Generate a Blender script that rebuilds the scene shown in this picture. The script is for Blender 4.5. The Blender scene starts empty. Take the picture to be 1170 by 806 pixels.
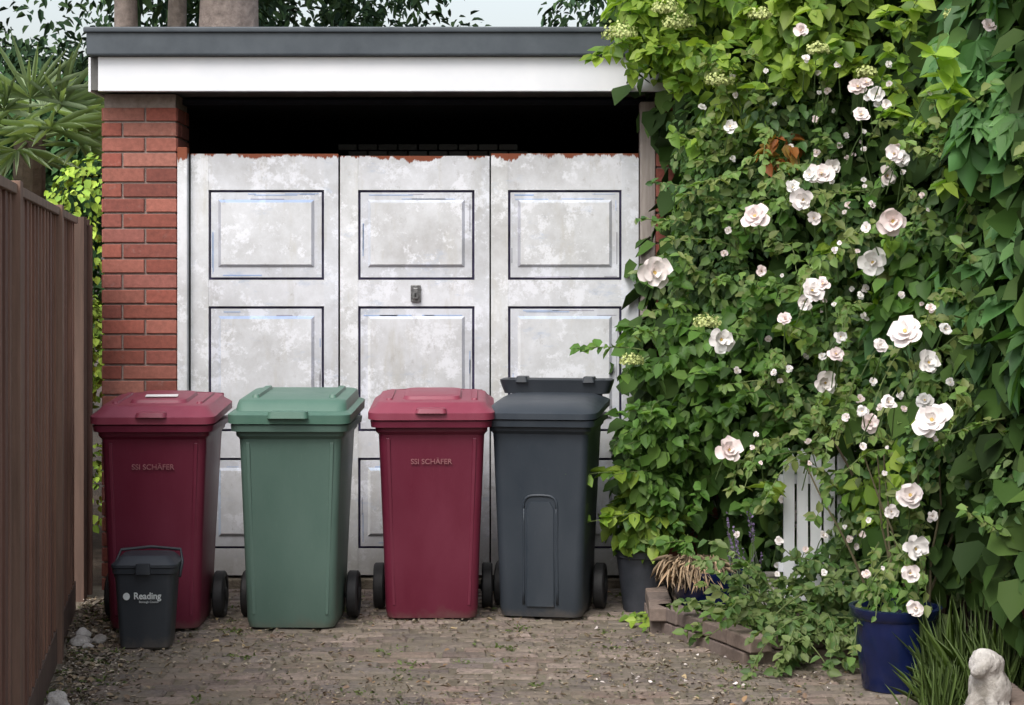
import bpy, bmesh, math, random
import numpy as np
from mathutils import Vector, Matrix
random.seed(7); rng=np.random.default_rng(11)
S=bpy.context.scene
CAMH=1.54; F=2150.0
# ---------------------------------------------------------------- helpers
def link(o,parent=None):
    S.collection.objects.link(o)
    if parent: o.parent=parent
    return o
def empty(name,loc=(0,0,0),rz=0):
    e=bpy.data.objects.new(name,None); e.location=loc; e.rotation_euler=(0,0,rz); e.empty_display_size=.1
    return link(e)
def survey(px,py,d):   # photo bearing at a measured range -> metres
    return Vector(((px-585)*d/F, d, CAMH+(320-py)*d/F))
def nt(name):
    m=bpy.data.materials.new(name); m.use_nodes=True
    return m,m.node_tree.nodes,m.node_tree.links,m.node_tree.nodes['Principled BSDF']
def N(ns,t,**k):
    n=ns.new(t)
    for a,b in k.items(): setattr(n,a,b)
    return n
def noise(ns,ls,scale,detail=6,rough=.6,vec=None,stretch=None):
    n=N(ns,'ShaderNodeTexNoise'); n.inputs['Scale'].default_value=scale; n.inputs['Detail'].default_value=detail; n.inputs['Roughness'].default_value=rough
    tc=N(ns,'ShaderNodeTexCoord'); out=tc.outputs['Object']
    if stretch:
        mp=N(ns,'ShaderNodeMapping'); mp.inputs['Scale'].default_value=stretch; ls.new(out,mp.inputs['Vector']); out=mp.outputs[0]
    ls.new(out,n.inputs['Vector']); return n
def ramp(ns,ls,src,stops):
    r=N(ns,'ShaderNodeValToRGB'); e=r.color_ramp.elements
    while len(e)<len(stops): e.new(.5)
    for i,(p,c) in enumerate(stops):
        e[i].position=p; e[i].color=(*c,1) if len(c)==3 else c
    ls.new(src,r.inputs[0]); return r
def mix(ns,ls,a,b,f,mode='MIX'):
    m=N(ns,'ShaderNodeMix',data_type='RGBA',blend_type=mode)
    for v,i in ((f,0),(a,6),(b,7)):
        if isinstance(v,(int,float)): m.inputs[i].default_value=v
        elif isinstance(v,tuple): m.inputs[i].default_value=(*v,1)
        else: ls.new(v,m.inputs[i])
    return m.outputs[2]
def bump(ns,ls,src,dst,strength=.3,dist=.01):
    b=N(ns,'ShaderNodeBump'); b.inputs['Strength'].default_value=strength; b.inputs['Distance'].default_value=dist
    ls.new(src,b.inputs['Height']); ls.new(b.outputs[0],dst.inputs['Normal'])
def mottled(name,c1,c2,scale=6,rough=.7,bs=.2,bd=.005,stretch=None,lo=.35,hi=.65,metal=0):
    m,ns,ls,p=nt(name); n=noise(ns,ls,scale,8,.65,stretch=stretch)
    r=ramp(ns,ls,n.outputs[0],[(lo,c1),(hi,c2)]); ls.new(r.outputs[0],p.inputs['Base Color'])
    p.inputs['Roughness'].default_value=rough; p.inputs['Metallic'].default_value=metal
    n2=noise(ns,ls,scale*9,4,.6,stretch=stretch); bump(ns,ls,n2.outputs[0],p,bs,bd); return m
def colattr(name,rough=.8,scale=30,amt=.5,bs=.4,bd=.004,trans=0,dirt=None,spec=.5,stretch=None):
    m,ns,ls,p=nt(name); a=N(ns,'ShaderNodeAttribute',attribute_name='Col')
    c=a.outputs['Color']
    if scale:
        n=noise(ns,ls,scale,6,.65,stretch=stretch); r=ramp(ns,ls,n.outputs[0],[(.25,(1-amt,)*3),(.75,(1+amt*.4,)*3)])
        c=mix(ns,ls,c,r.outputs[0],1.0,'MULTIPLY')
    if dirt:
        n3=noise(ns,ls,dirt[1],8,.75); r3=ramp(ns,ls,n3.outputs[0],[(dirt[2],(0,0,0)),(dirt[3],(.9,.9,.9))])
        c=mix(ns,ls,c,dirt[0],r3.outputs[0])
    ls.new(c,p.inputs['Base Color']); p.inputs['Roughness'].default_value=rough; p.inputs['Specular IOR Level'].default_value=spec
    if bs: bump(ns,ls,n.outputs[0],p,bs,bd)
    if trans:
        t=N(ns,'ShaderNodeBsdfTranslucent'); c2=mix(ns,ls,c,(1.15,1.25,.45),1.0,'MULTIPLY'); ls.new(c2,t.inputs[0])
        mx=N(ns,'ShaderNodeMixShader'); mx.inputs[0].default_value=trans
        ls.new(p.outputs[0],mx.inputs[1]); ls.new(t.outputs[0],mx.inputs[2])
        ls.new(mx.outputs[0],ns['Material Output'].inputs[0])
    return m
class MB:
    def __init__(s): s.v=[];s.f=[];s.c=[]
    def add(s,vs,fs,col=(1,1,1)):
        o=len(s.v); s.v+= [tuple(v) for v in vs]
        for f in fs: s.f.append([i+o for i in f]); s.c.append(col)
    def box(s,x0,x1,y0,y1,z0,z1,col=(1,1,1),M=None,ch=0):
        if ch:
            vs=[(x0,y1,z0),(x1,y1,z0),(x1,y1,z1),(x0,y1,z1),(x0,y0+ch,z0),(x1,y0+ch,z0),(x1,y0+ch,z1),(x0,y0+ch,z1),
                (x0+ch,y0,z0+ch),(x1-ch,y0,z0+ch),(x1-ch,y0,z1-ch),(x0+ch,y0,z1-ch)]
            fs=[(0,3,2,1),(0,1,5,4),(1,2,6,5),(2,3,7,6),(3,0,4,7),(4,5,9,8),(5,6,10,9),(6,7,11,10),(7,4,8,11),(8,9,10,11)]
        else:
            vs=[(x0,y0,z0),(x1,y0,z0),(x1,y1,z0),(x0,y1,z0),(x0,y0,z1),(x1,y0,z1),(x1,y1,z1),(x0,y1,z1)]
            fs=[(0,3,2,1),(4,5,6,7),(0,1,5,4),(1,2,6,5),(2,3,7,6),(3,0,4,7)]
        vs=[Vector(v) for v in vs]
        if M: vs=[M@v for v in vs]
        s.add(vs,fs,col)
    def obj(s,name,mat,parent=None,smooth=False,bevel=0):
        me=bpy.data.meshes.new(name); me.from_pydata(s.v,[],s.f)
        a=me.color_attributes.new('Col','FLOAT_COLOR','CORNER')
        cols=np.concatenate([np.tile((*c,1.0),(len(f),1)) for f,c in zip(s.f,s.c)]).astype(np.float32)
        a.data.foreach_set('color',cols.ravel())
        me.materials.append(mat)
        if smooth: me.polygons.foreach_set('use_smooth',[True]*len(me.polygons))
        me.update(); o=link(bpy.data.objects.new(name,me),parent)
        if bevel:
            b=o.modifiers.new('b','BEVEL'); b.width=bevel; b.segments=2; b.limit_method='ANGLE'
        return o
def onebox(name,b,mat,parent=None,bevel=.004):
    m=MB(); m.box(*b); return m.obj(name,mat,parent,bevel=bevel)
def fixn(o):
    bm=bmesh.new(); bm.from_mesh(o.data); bmesh.ops.recalc_face_normals(bm,faces=bm.faces); bm.to_mesh(o.data); bm.free()
def rring(hw,hd,r,cx=0,cy=0,k=5):
    pts=[]
    for sx,sy,a0 in ((1,1,0),(-1,1,90),(-1,-1,180),(1,-1,270)):
        for i in range(k+1):
            a=math.radians(a0+90*i/k); pts.append((cx+sx*(hw-r)+r*math.cos(a),cy+sy*(hd-r)+r*math.sin(a)))
    return pts
def loft(name,secs,mat,parent=None,shear=0,y0=0,cap=True,k=5):
    vs=[];fs=[];n=4*(k+1)
    for s in secs:
        z,hw,hd,r=s[:4]; cy=s[4] if len(s)>4 else 0
        for x,y in rring(hw,hd,r,0,cy,k): vs.append((x,y,z+shear*(y-y0)))
    for i in range(len(secs)-1):
        for j in range(n): fs.append((i*n+j,i*n+(j+1)%n,(i+1)*n+(j+1)%n,(i+1)*n+j))
    if cap: fs.append(tuple(range(n))[::-1]); fs.append(tuple(range((len(secs)-1)*n,len(secs)*n)))
    m=MB(); m.add(vs,fs); o=m.obj(name,mat,parent,smooth=True); fixn(o)
    o.modifiers.new('es','EDGE_SPLIT').split_angle=math.radians(38)
    return o
def lathe(name,prof,mat,parent=None,seg=40,loc=(0,0,0)):
    vs=[];fs=[]
    for r,z in prof:
        for j in range(seg):
            a=2*math.pi*j/seg; vs.append((r*math.cos(a)+loc[0],r*math.sin(a)+loc[1],z+loc[2]))
    for i in range(len(prof)-1):
        for j in range(seg): fs.append((i*seg+j,i*seg+(j+1)%seg,(i+1)*seg+(j+1)%seg,(i+1)*seg+j))
    fs.append(tuple(range(seg))[::-1])
    m=MB(); m.add(vs,fs); o=m.obj(name,mat,parent,smooth=True); o.modifiers.new('es','EDGE_SPLIT').split_angle=math.radians(40); return o
def tube(mb,pts,r0,r1,col=(1,1,1),seg=6):
    pts=[Vector(p) for p in pts]; n=len(pts); vs=[];fs=[]
    for i,p in enumerate(pts):
        t=(pts[min(i+1,n-1)]-pts[max(i-1,0)]).normalized(); a=t.orthogonal().normalized() if i==0 else (a-a.dot(t)*t).normalized(); b=t.cross(a)
        r=r0+(r1-r0)*i/(n-1)
        for j in range(seg):
            q=2*math.pi*j/seg; vs.append(p+a*r*math.cos(q)+b*r*math.sin(q))
    for i in range(n-1):
        for j in range(seg): fs.append((i*seg+j,i*seg+(j+1)%seg,(i+1)*seg+(j+1)%seg,(i+1)*seg+j))
    fs.append(tuple(range(seg))[::-1]); fs.append(tuple(range((n-1)*seg,n*seg)))
    mb.add(vs,fs,col)
def nrm(a): return a/np.maximum(np.linalg.norm(a,axis=-1,keepdims=True),1e-9)
class Leaves:
    def __init__(s): s.V=[];s.C=[]
    def add(s,P,Nn,T,size,col,w=.34,fold=.18,curl=.12):
        Nn=nrm(Nn); T=nrm(T-(T*Nn).sum(1,keepdims=True)*Nn); B=np.cross(Nn,T); L=size[:,None]
        w=np.broadcast_to(np.asarray(w,float),(len(P),))[:,None]
        def pt(x,y,z): return P+B*L*x*w/.34+T*L*y+Nn*L*z
        q=[pt(0,0,0),pt(-.30,.25,fold*.8),pt(-.27,.62,fold*.6-curl*.3),pt(0,1,-curl),pt(.27,.62,fold*.6-curl*.3),pt(.30,.25,fold*.8)]
        s.V.append(np.stack(q,1).reshape(-1,3)); s.C.append(np.broadcast_to(col,(len(P),3)))
    def obj(s,name,mat,parent=None):
        V=np.concatenate(s.V).astype(np.float32); C=np.concatenate(s.C).astype(np.float32); n=len(V)//6
        idx=(np.arange(n)[:,None]*6+np.array([[0,1,2,3,3,4,5,0]])).ravel().astype(np.int32)
        me=bpy.data.meshes.new(name); me.vertices.add(len(V)); me.vertices.foreach_set('co',V.ravel())
        me.loops.add(len(idx)); me.loops.foreach_set('vertex_index',idx)
        me.polygons.add(2*n); me.polygons.foreach_set('loop_start',np.arange(0,8*n,4,dtype=np.int32)); me.polygons.foreach_set('loop_total',np.full(2*n,4,np.int32))
        me.update(calc_edges=True)
        a=me.color_attributes.new('Col','FLOAT_COLOR','CORNER')
        c=np.concatenate([C,np.ones((n,1),np.float32)],1); a.data.foreach_set('color',np.repeat(c,8,axis=0).astype(np.float32).ravel())
        me.materials.append(mat); me.validate(); return link(bpy.data.objects.new(name,me),parent)
def clump(lv,c,r,n,size,pal,w=.34,face=(-.4,-.75,.45),cull=-.2,inner=.55,sq=(1,1,1),vary=.35,droop=.8,palm=False,gap=None):
    d=nrm(rng.normal(size=(n*2,3))); fc=np.array(face)/np.linalg.norm(face)
    d=d[(d@fc)>cull][:n]
    rad=r*(inner+(1.08-inner)*rng.random((len(d),1))**.6)*(1+.18*np.sin(d[:,:1]*7+c[0]*9)*np.cos(d[:,2:3]*8+c[2]*7))
    P=np.array(c)+d*rad*np.array(sq)
    if gap:
        keep=~(((P[:,0]-gap[0])**2/gap[2]**2+(P[:,2]-gap[1])**2/gap[3]**2)<1)
        P=P[keep]; d=d[keep]
    n=len(d)
    Nn=nrm(d*.7+np.array([-.1,-.35,.55])+rng.normal(size=(n,3))*.45)
    T=nrm(np.array([0,-.1,-droop])+d*.35+rng.normal(size=(n,3))*.45)
    pal=np.array(pal); k=rng.random((n,1)); i=rng.integers(0,len(pal),n); j=rng.integers(0,len(pal),n)
    col=(pal[i]*k+pal[j]*(1-k))*(1+vary*(rng.random((n,1))-.5)*2)*random.uniform(.75,1.25)  # last factor paints light and dark relief into whole clumps
    sz=size*(.6+.7*rng.random(n))
    if palm:
        Nn=nrm(Nn);T=nrm(T-(T*Nn).sum(1,keepdims=True)*Nn);B=np.cross(Nn,T)
        for a,q in ((-1.25,.6),(-.62,.88),(0,1.1),(.62,.88),(1.25,.6)):
            a2=a+rng.normal(size=(n,1))*.08
            lv.add(P,Nn+rng.normal(size=(n,3))*.12,T*np.cos(a2)+B*np.sin(a2)+Nn*-.15,sz*q,col*(1+.1*rng.normal(size=(n,1))),w*.8,.1,.2)
    else: lv.add(P,Nn,T,sz,col,w)
    return P

# ---------------------------------------------------------------- materials
M_leaf=colattr('leaf',.5,0,.18,0,trans=.36,spec=.35)
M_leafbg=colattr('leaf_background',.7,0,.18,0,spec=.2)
M_litter=colattr('litter',.85,0,.2,0)
M_petal=colattr('petal',.6,0,.06,0)
M_bark=colattr('bark',.9,14,.55,.8,.03)
M_stem=colattr('stem',.8,60,.4,.3,.003)
M_brick=colattr('brick',.85,45,.35,.5,.004,dirt=((.34,.25,.22),14,.6,.8))
M_block=colattr('block_paving',.92,45,.6,.9,.008,dirt=((.20,.17,.13),2.6,.40,.62))
M_mortar=mottled('mortar',(.25,.20,.18),(.36,.30,.27),30,.95,.4)
M_sand=mottled('joint_sand',(.12,.10,.07),(.23,.195,.15),12,.98,.8,.01)
M_soil=mottled('soil',(.05,.038,.028),(.12,.09,.065),9,.98,.9,.02)
M_fence=colattr('fence_timber',.85,4,.5,.45,.004,stretch=(7,7,.45))
M_white=mottled('white_gloss_fascia',(.76,.78,.82),(.83,.84,.87),3,.35,.03,.002)
M_trim=mottled('grey_roof_edge',(.045,.057,.07),(.07,.085,.10),5,.55,.05,.002)
M_felt=mottled('roof_felt',(.1,.1,.1),(.16,.16,.15),8,.95,.4)
M_dark=mottled('interior_dark',(.010,.012,.022),(.016,.019,.032),6,.95,.2)  # near-black tone paints in the darkness of the unlit garage interior
M_navy=mottled('groove_dark',(.015,.010,.035),(.07,.06,.13),14,.7,.1)  # shadow line of the panel grooves, painted as a dark backing colour
M_post=mottled('weathered_post',(.26,.22,.20),(.42,.37,.34),5,.85,.3,.004,stretch=(8,8,.6))
M_metal=mottled('lock_metal',(.12,.12,.12),(.3,.3,.3),60,.4,.1,metal=.8)
M_black=mottled('tyre_rubber',(.012,.012,.013),(.025,.025,.027),20,.6,.1)
def paint():
    m,ns,ls,p=nt('peeling_white_paint')
    n1=noise(ns,ls,2.2,10,.72); r1=ramp(ns,ls,n1.outputs[0],[(.34,(.50,.50,.50)),(.47,(.62,.63,.64)),(.62,(.75,.765,.79))])
    n2=noise(ns,ls,6.5,12,.8); r2=ramp(ns,ls,n2.outputs[0],[(.52,(0,0,0)),(.58,(.85,.85,.85))])
    c=mix(ns,ls,r1.outputs[0],(.83,.845,.88),r2.outputs[0])
    n6=noise(ns,ls,16,10,.8,stretch=(1,1,.7)); r6=ramp(ns,ls,n6.outputs[0],[(.58,(0,0,0)),(.64,(.6,.6,.6))])
    c=mix(ns,ls,c,(.46,.455,.45),r6.outputs[0])
    n3=noise(ns,ls,4,9,.8,stretch=(1,1,2.5)); r3=ramp(ns,ls,n3.outputs[0],[(.58,(0,0,0)),(.68,(.5,.5,.5))])
    c=mix(ns,ls,c,(.42,.50,.63),r3.outputs[0])
    n4=noise(ns,ls,3,8,.7,stretch=(2.5,1,.5)); r4=ramp(ns,ls,n4.outputs[0],[(.54,(0,0,0)),(.72,(.6,.6,.6))])
    c=mix(ns,ls,c,(.50,.475,.40),r4.outputs[0])
    a=N(ns,'ShaderNodeAttribute',attribute_name='Col'); c=mix(ns,ls,c,a.outputs['Color'],1.0,'MULTIPLY')
    tc=N(ns,'ShaderNodeTexCoord'); sp=N(ns,'ShaderNodeSeparateXYZ'); ls.new(tc.outputs['Object'],sp.inputs[0])
    n5=noise(ns,ls,5,8,.75,stretch=(1,1,.3)); ma=N(ns,'ShaderNodeMath',operation='MULTIPLY_ADD'); ls.new(n5.outputs[0],ma.inputs[0]); ma.inputs[1].default_value=.22; ls.new(sp.outputs[2],ma.inputs[2])
    mr=N(ns,'ShaderNodeMapRange'); ls.new(ma.outputs[0],mr.inputs[0]); mr.inputs[1].default_value=2.256; mr.inputs[2].default_value=2.262
    c=mix(ns,ls,c,(.24,.075,.04),mr.outputs[0])
    mr2=N(ns,'ShaderNodeMapRange'); ls.new(ma.outputs[0],mr2.inputs[0]); mr2.inputs[1].default_value=.42; mr2.inputs[2].default_value=.2; mr2.inputs[4].default_value=.6
    c=mix(ns,ls,c,(.3,.28,.23),mr2.outputs[0])
    ls.new(c,p.inputs['Base Color']); p.inputs['Roughness'].default_value=.8; p.inputs['Specular IOR Level'].default_value=.25; bump(ns,ls,n2.outputs[0],p,.3,.004); return m
M_paint=paint()
def plastic(name,c,fade):
    m,ns,ls,p=nt(name); n=noise(ns,ls,3.5,8,.7,stretch=(1,1,.5)); r=ramp(ns,ls,n.outputs[0],[(.35,c),(.72,fade)])
    n2=noise(ns,ls,60,6,.8,stretch=(1,1,.25)); r2=ramp(ns,ls,n2.outputs[0],[(.60,(0,0,0)),(.8,(.4,.4,.4))])
    cc=mix(ns,ls,r.outputs[0],tuple(min(1,x*1.3+.04) for x in fade),r2.outputs[0])
    tc=N(ns,'ShaderNodeTexCoord'); sp=N(ns,'ShaderNodeSeparateXYZ'); ls.new(tc.outputs['Object'],sp.inputs[0])
    n4=noise(ns,ls,12,7,.75); ma=N(ns,'ShaderNodeMath',operation='MULTIPLY_ADD'); ls.new(n4.outputs[0],ma.inputs[0]); ma.inputs[1].default_value=-.16; ls.new(sp.outputs[2],ma.inputs[2])
    mr=N(ns,'ShaderNodeMapRange'); ls.new(ma.outputs[0],mr.inputs[0]); mr.inputs[1].default_value=-.03; mr.inputs[2].default_value=-.075; mr.inputs[4].default_value=.35
    cc=mix(ns,ls,cc,(.17,.14,.11),mr.outputs[0])
    ls.new(cc,p.inputs['Base Color']); rr=ramp(ns,ls,n.outputs[0],[(.3,(.38,)*3),(.7,(.55,)*3)]); ls.new(rr.outputs[0],p.inputs['Roughness'])
    n3=noise(ns,ls,90,3,.5); bump(ns,ls,n3.outputs[0],p,.08,.002); return m
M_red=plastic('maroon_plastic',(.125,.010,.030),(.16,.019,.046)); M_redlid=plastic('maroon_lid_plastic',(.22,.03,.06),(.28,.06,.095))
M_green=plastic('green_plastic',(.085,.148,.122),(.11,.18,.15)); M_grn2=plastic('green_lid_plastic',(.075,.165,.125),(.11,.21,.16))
M_grey=plastic('charcoal_plastic',(.027,.037,.050),(.042,.052,.066)); M_caddy=plastic('caddy_plastic',(.025,.031,.040),(.040,.047,.056))
M_label=mottled('label_pink',(.26,.10,.11),(.34,.15,.16),40,.6)
M_wtext=mottled('print_white',(.6,.65,.66),(.7,.75,.75),40,.6)
M_paper=mottled('paper',(.75,.73,.72),(.8,.8,.8),10,.8)
M_blue=mottled('blue_glaze',(.005,.010,.045),(.009,.016,.075),8,.18,.05)
M_dpot=mottled('charcoal_pot',(.03,.035,.045),(.06,.065,.08),8,.5,.1)
M_stone=mottled('pale_stone',(.26,.24,.21),(.62,.59,.56),9,.9,.7,.012,lo=.36,hi=.58)

# ---------------------------------------------------------------- ground
g=MB(); g.add([(-150,-60,0),(150,-60,0),(150,240,0),(-150,240,0)],[(0,1,2,3)]); g.obj('ground',M_soil)
drv=empty('driveway')
g=MB(); pts=[(-1.15,3,.008),(1.75,3,.008),(1.62,7.0,.008),(1.50,7.62,.008),(.98,7.55,.008),(.70,8.28,.008),(.72,9.42,.008),(-2.12,9.42,.008),(-2.05,8.7,.008)]
g.add(pts,[tuple(range(9))]); g.obj('joint_bed',M_sand,drv)
b=MB(); pal=[(.245,.19,.165),(.28,.22,.19),(.205,.165,.148),(.31,.245,.21),(.225,.19,.17),(.18,.15,.135),(.27,.195,.165)]
y=3.0; row=0
while y<9.36:
    x=-2.2+(row%2)*.105+random.uniform(-.02,.02)
    while x<1.8:
        cx=x+.1; cy=y+.05
        fl=-.538-.17*cy
        rt=np.interp(cy,[3,7,7.5,7.6,8.28,9.4],[1.75,1.62,1.5,.93,.65,.67])
        if cx-.1>fl+.02+.05*random.random() and cx+.1<rt:
            c=Vector(random.choice(pal))*random.uniform(.72,1.2)
            sink=-.004*max(0,math.sin(cx*2.3+cy*1.1)*math.sin(cy*2.9))
            M=Matrix.Translation((cx,cy,.011+sink+random.uniform(-.005,.003)))@Matrix.Rotation(random.gauss(0,.022),4,'X')@Matrix.Rotation(random.gauss(0,.018),4,'Y')@Matrix.Rotation(random.gauss(0,.022),4,'Z')@Matrix.Rotation(math.pi/2*-1,4,'X')
            hx=.095-random.uniform(0,.006); hy=.0435-random.uniform(0,.005)
            b.box(-hx,hx,-.006,.03,-hy,hy,tuple(c),M,ch=.009)
        x+=.21
    y+=.105; row+=1
b.obj('paving_blocks',M_block,drv)

# ---------------------------------------------------------------- brickwork
BP=[(.33,.10,.07),(.29,.085,.06),(.37,.13,.095),(.26,.08,.06),(.34,.12,.095),(.31,.09,.065),(.40,.16,.12)]
def brickface(mb,O,U,Nv,width,height,start=0,gap=.010):
    O=Vector(O);U=Vector(U).normalized();Nv=Vector(Nv).normalized()
    M=Matrix(((U.x,-Nv.x,0,O.x),(U.y,-Nv.y,0,O.y),(0,0,1,O.z),(0,0,0,1)))
    z=0;r=0
    while z+.065<=height+.001:
        x=0; head=(r+start)%2==0; 
        while x<width-.02:
            L=.1025 if (head and x==0) else .215
            L=min(L,width-x)
            if width-x-L<.05: L=width-x
            j=random.uniform(0,.002)
            mb.box(x,x+L-(gap if x+L<width-.001 else 0),-.006-j,.004,z,z+.065,tuple(Vector(random.choice(BP))*random.uniform(.8,1.15)),M,ch=.003)
            x+=L
        z+=.075; r+=1
GA=empty('garage')
FY=9.30
core=MB(); core.box(-2.016,-1.664,FY+.005,FY+.34,0,2.458); core.box(.716,1.07,FY+.005,FY+.34,0,2.458)
core.box(-2.016,-1.80,FY+.34,14,0,2.458); core.box(.86,1.07,FY+.34,14,0,2.458); core.box(-1.80,.86,13.8,14,0,2.458)
core.obj('mortar_core',M_mortar,GA)
bf=MB(); brickface(bf,(-2.022,FY,0),(1,0,0),(0,-1,0),.365,2.458); brickface(bf,(.710,FY,0),(1,0,0),(0,-1,0),.367,2.458,1)
brickface(bf,(-2.021,14,0),(0,-1,0),(-1,0,0),4.7,2.458); brickface(bf,(1.075,FY,0),(0,1,0),(1,0,0),4.7,2.458)
brickface(bf,(-1.659,FY+.003,0),(0,1,0),(1,0,0),.33,2.458)
bf.obj('bricks',M_brick,GA)
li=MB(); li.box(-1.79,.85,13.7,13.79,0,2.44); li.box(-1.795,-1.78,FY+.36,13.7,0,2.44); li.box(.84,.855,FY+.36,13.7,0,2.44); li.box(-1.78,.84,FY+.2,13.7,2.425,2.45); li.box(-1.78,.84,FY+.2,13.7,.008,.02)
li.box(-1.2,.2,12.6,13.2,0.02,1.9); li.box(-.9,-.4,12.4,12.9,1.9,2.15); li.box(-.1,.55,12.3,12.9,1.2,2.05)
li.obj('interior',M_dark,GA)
ib=MB()
for i in range(9):
    for j in range(5):
        x=-.95+i*.11+(j%2)*.055; ib.box(x,x+.10,10.3,10.35,2.10+j*.038,2.10+j*.038+.03,(.07*random.uniform(.5,1.3),)*3)
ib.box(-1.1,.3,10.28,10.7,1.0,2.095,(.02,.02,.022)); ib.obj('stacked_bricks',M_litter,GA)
onebox('roof_slab',(-2.05,1.15,9.17,14.1,2.465,2.628),M_felt,GA,0)
onebox('fascia',(-2.01,1.16,9.135,9.168,2.456,2.624),M_white,GA,.003)
onebox('fascia_side',(-2.065,-2.052,9.17,14.1,2.456,2.624),M_white,GA,.002)
fl=MB(); fl.box(-2.058,1.18,9.09,14.15,2.626,2.742); fl.box(-2.070,1.19,9.075,14.16,2.734,2.762)
fl.obj('roof_edge_trim',M_trim,GA,bevel=.008)
onebox('door_post_right',(.634,.708,FY-.01,FY+.1,.02,2.42),M_post,GA,.004)
onebox('door_jamb_left',(-1.652,-1.603,FY-.015,FY+.05,.02,2.195),M_paint,GA,.004)
DY=FY+.03
leafs=[(-1.593,-.862,-1.505,-.932),(-.853,-.112,-.764,-.186),(-.104,.628,-.020,.544)]
rows=[(.206,.657),(.788,1.409),(1.54,1.986)]
dr=MB(); gr=MB()
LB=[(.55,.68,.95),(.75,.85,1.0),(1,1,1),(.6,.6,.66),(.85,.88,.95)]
for li_,(x0,x1,p0,p1) in enumerate(leafs):
    zt=2.161+(.004,-.006,.006)[li_]; yo=(0,.006,.002)[li_]
    dr.box(x0,p0,DY+yo,DY+.04,.075,zt,(1,1,1)); dr.box(p1,x1,DY+yo,DY+.04,.075,zt,(.96,.97,1))
    zs=[.075]+[v for r in rows for v in r]+[zt]
    for i in range(0,len(zs),2): dr.box(p0,p1,DY+yo+.0015,DY+.04,zs[i],zs[i+1],(.97,.97,.99))
    for z0,z1 in rows:
        gr.box(p0-.001,p1+.001,DY+.026,DY+.038,z0-.001,z1+.001)
        g_=.0125
        a0,a1,b0,b1=p0+g_,p1-g_,z0+g_,z1-g_
        dr.box(a0,a1,DY+yo+.004,DY+.03,b0,b1,(.9,.91,.95))
        i1=.036;i2=.050;yb=DY+yo+.0035;yf=DY+yo-.007
        i1b=i1+.014;i2b=i2+.014
        vs=[(a0+i1,yb,b0+i1b),(a1-i1,yb,b0+i1b),(a1-i1,yb,b1-i1),(a0+i1,yb,b1-i1),(a0+i2,yf,b0+i2b),(a1-i2,yf,b0+i2b),(a1-i2,yf,b1-i2),(a0+i2,yf,b1-i2)]
        cc=random.uniform(.92,1.0)
        dr.add(vs,[(0,1,5,4)],(.68,.68,.72)); dr.add(vs,[(1,2,6,5)],(.72,.73,.8)); dr.add(vs,[(2,3,7,6)],random.choice(LB)); dr.add(vs,[(3,0,4,7)],random.choice(LB)); dr.add(vs,[(4,5,6,7)],(cc,cc,cc*1.01))  # bottom and right bevels toned darker as a painted shadow line
        for k in range(6):
            L=random.uniform(.04,.22); xx=random.uniform(a0+.01,a1-.01-L); zz=random.choice([b1-random.uniform(.004,.012),b1-i1+.006,b0+random.uniform(.004,.02)]); 
            dr.box(xx,xx+L,DY+yo+.0028,DY+.01,zz-random.uniform(.003,.008),zz,random.choice([(.5,.64,.92),(.62,.73,.95),(.55,.53,.62)]))
        for k in range(3):
            L=random.uniform(.04,.2); zz=random.uniform(b0+.01,b1-.01-L); xx=random.choice([a0+random.uniform(.003,.012),a1-random.uniform(.008,.018)])
            dr.box(xx,xx+random.uniform(.003,.007),DY+yo+.0026,DY+.01,zz,zz+L,random.choice([(.5,.64,.92),(.62,.73,.95),(.55,.55,.6)]))
dr.obj('doors',M_paint,GA,bevel=.0015); gr.obj('panel_grooves',M_navy,GA)
for nm,bx,m in (('lock_plate',(-.502,-.452,DY-.008,DY+.001,1.43,1.515),M_metal),('lock_body',(-.490,-.464,DY-.03,DY-.008,1.445,1.50),M_metal),('lock_hole',(-.482,-.472,DY-.032,DY-.03,1.455,1.475),M_black)):
    onebox(nm,bx,m,GA,.003)
onebox('door_threshold',(-1.655,.63,FY-.01,FY+.12,.008,.06),M_sand,GA,.006)

# ---------------------------------------------------------------- fences
def fx(d): return -.538-.17*d
FE=empty('timber_fence'); fb=MB()
d=2.4; fdir=Vector((-.17,1,0)).normalized(); ln=Vector((-fdir.y,fdir.x,0))
FP=[(.23,.12,.083),(.27,.145,.10),(.20,.105,.078),(.25,.14,.102),(.215,.125,.092)]
def fm(d,s=0): 
    o=Vector((fx(d),d,0)); return Matrix(((fdir.x,ln.x,0,o.x),(fdir.y,ln.y,0,o.y),(0,0,1,0),(0,0,0,1)))
while d<8.72:
    c=tuple(Vector(random.choice(FP))*random.uniform(.85,1.15)); M=fm(d)@Matrix.Rotation(.05+random.gauss(0,.008),4,'Z')
    fb.box(0,.153,.0,.012,.15+random.uniform(-.006,.004),1.80,c,M); d+=.144
M=fm(2.4); fb.box(0,6.4,.0,.028,.0,.147,(.15,.10,.08),M); fb.box(0,6.4,-.010,.05,1.80,1.83,(.26,.18,.135),M); 
for dd in (3.9,5.72,7.55): fb.box(-.045,.045,-.02,.07,0,1.84,(.24,.15,.11),fm(dd))
x=-2.02
while x>-3.2:
    x-=.1; c=tuple(Vector(random.choice(FP))*random.uniform(.5,.65)); fb.box(x,x+.106,9.02+random.uniform(0,.006),9.04,.03,1.80,c)
fb.box(-3.2,-2.03,8.995,9.05,1.80,1.83,(.16,.10,.08))
fb.box(-2.10,-2.036,8.95,9.018,0,1.84,(.13,.08,.06))
fb.obj('boards',M_fence,FE,bevel=.002)

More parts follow.
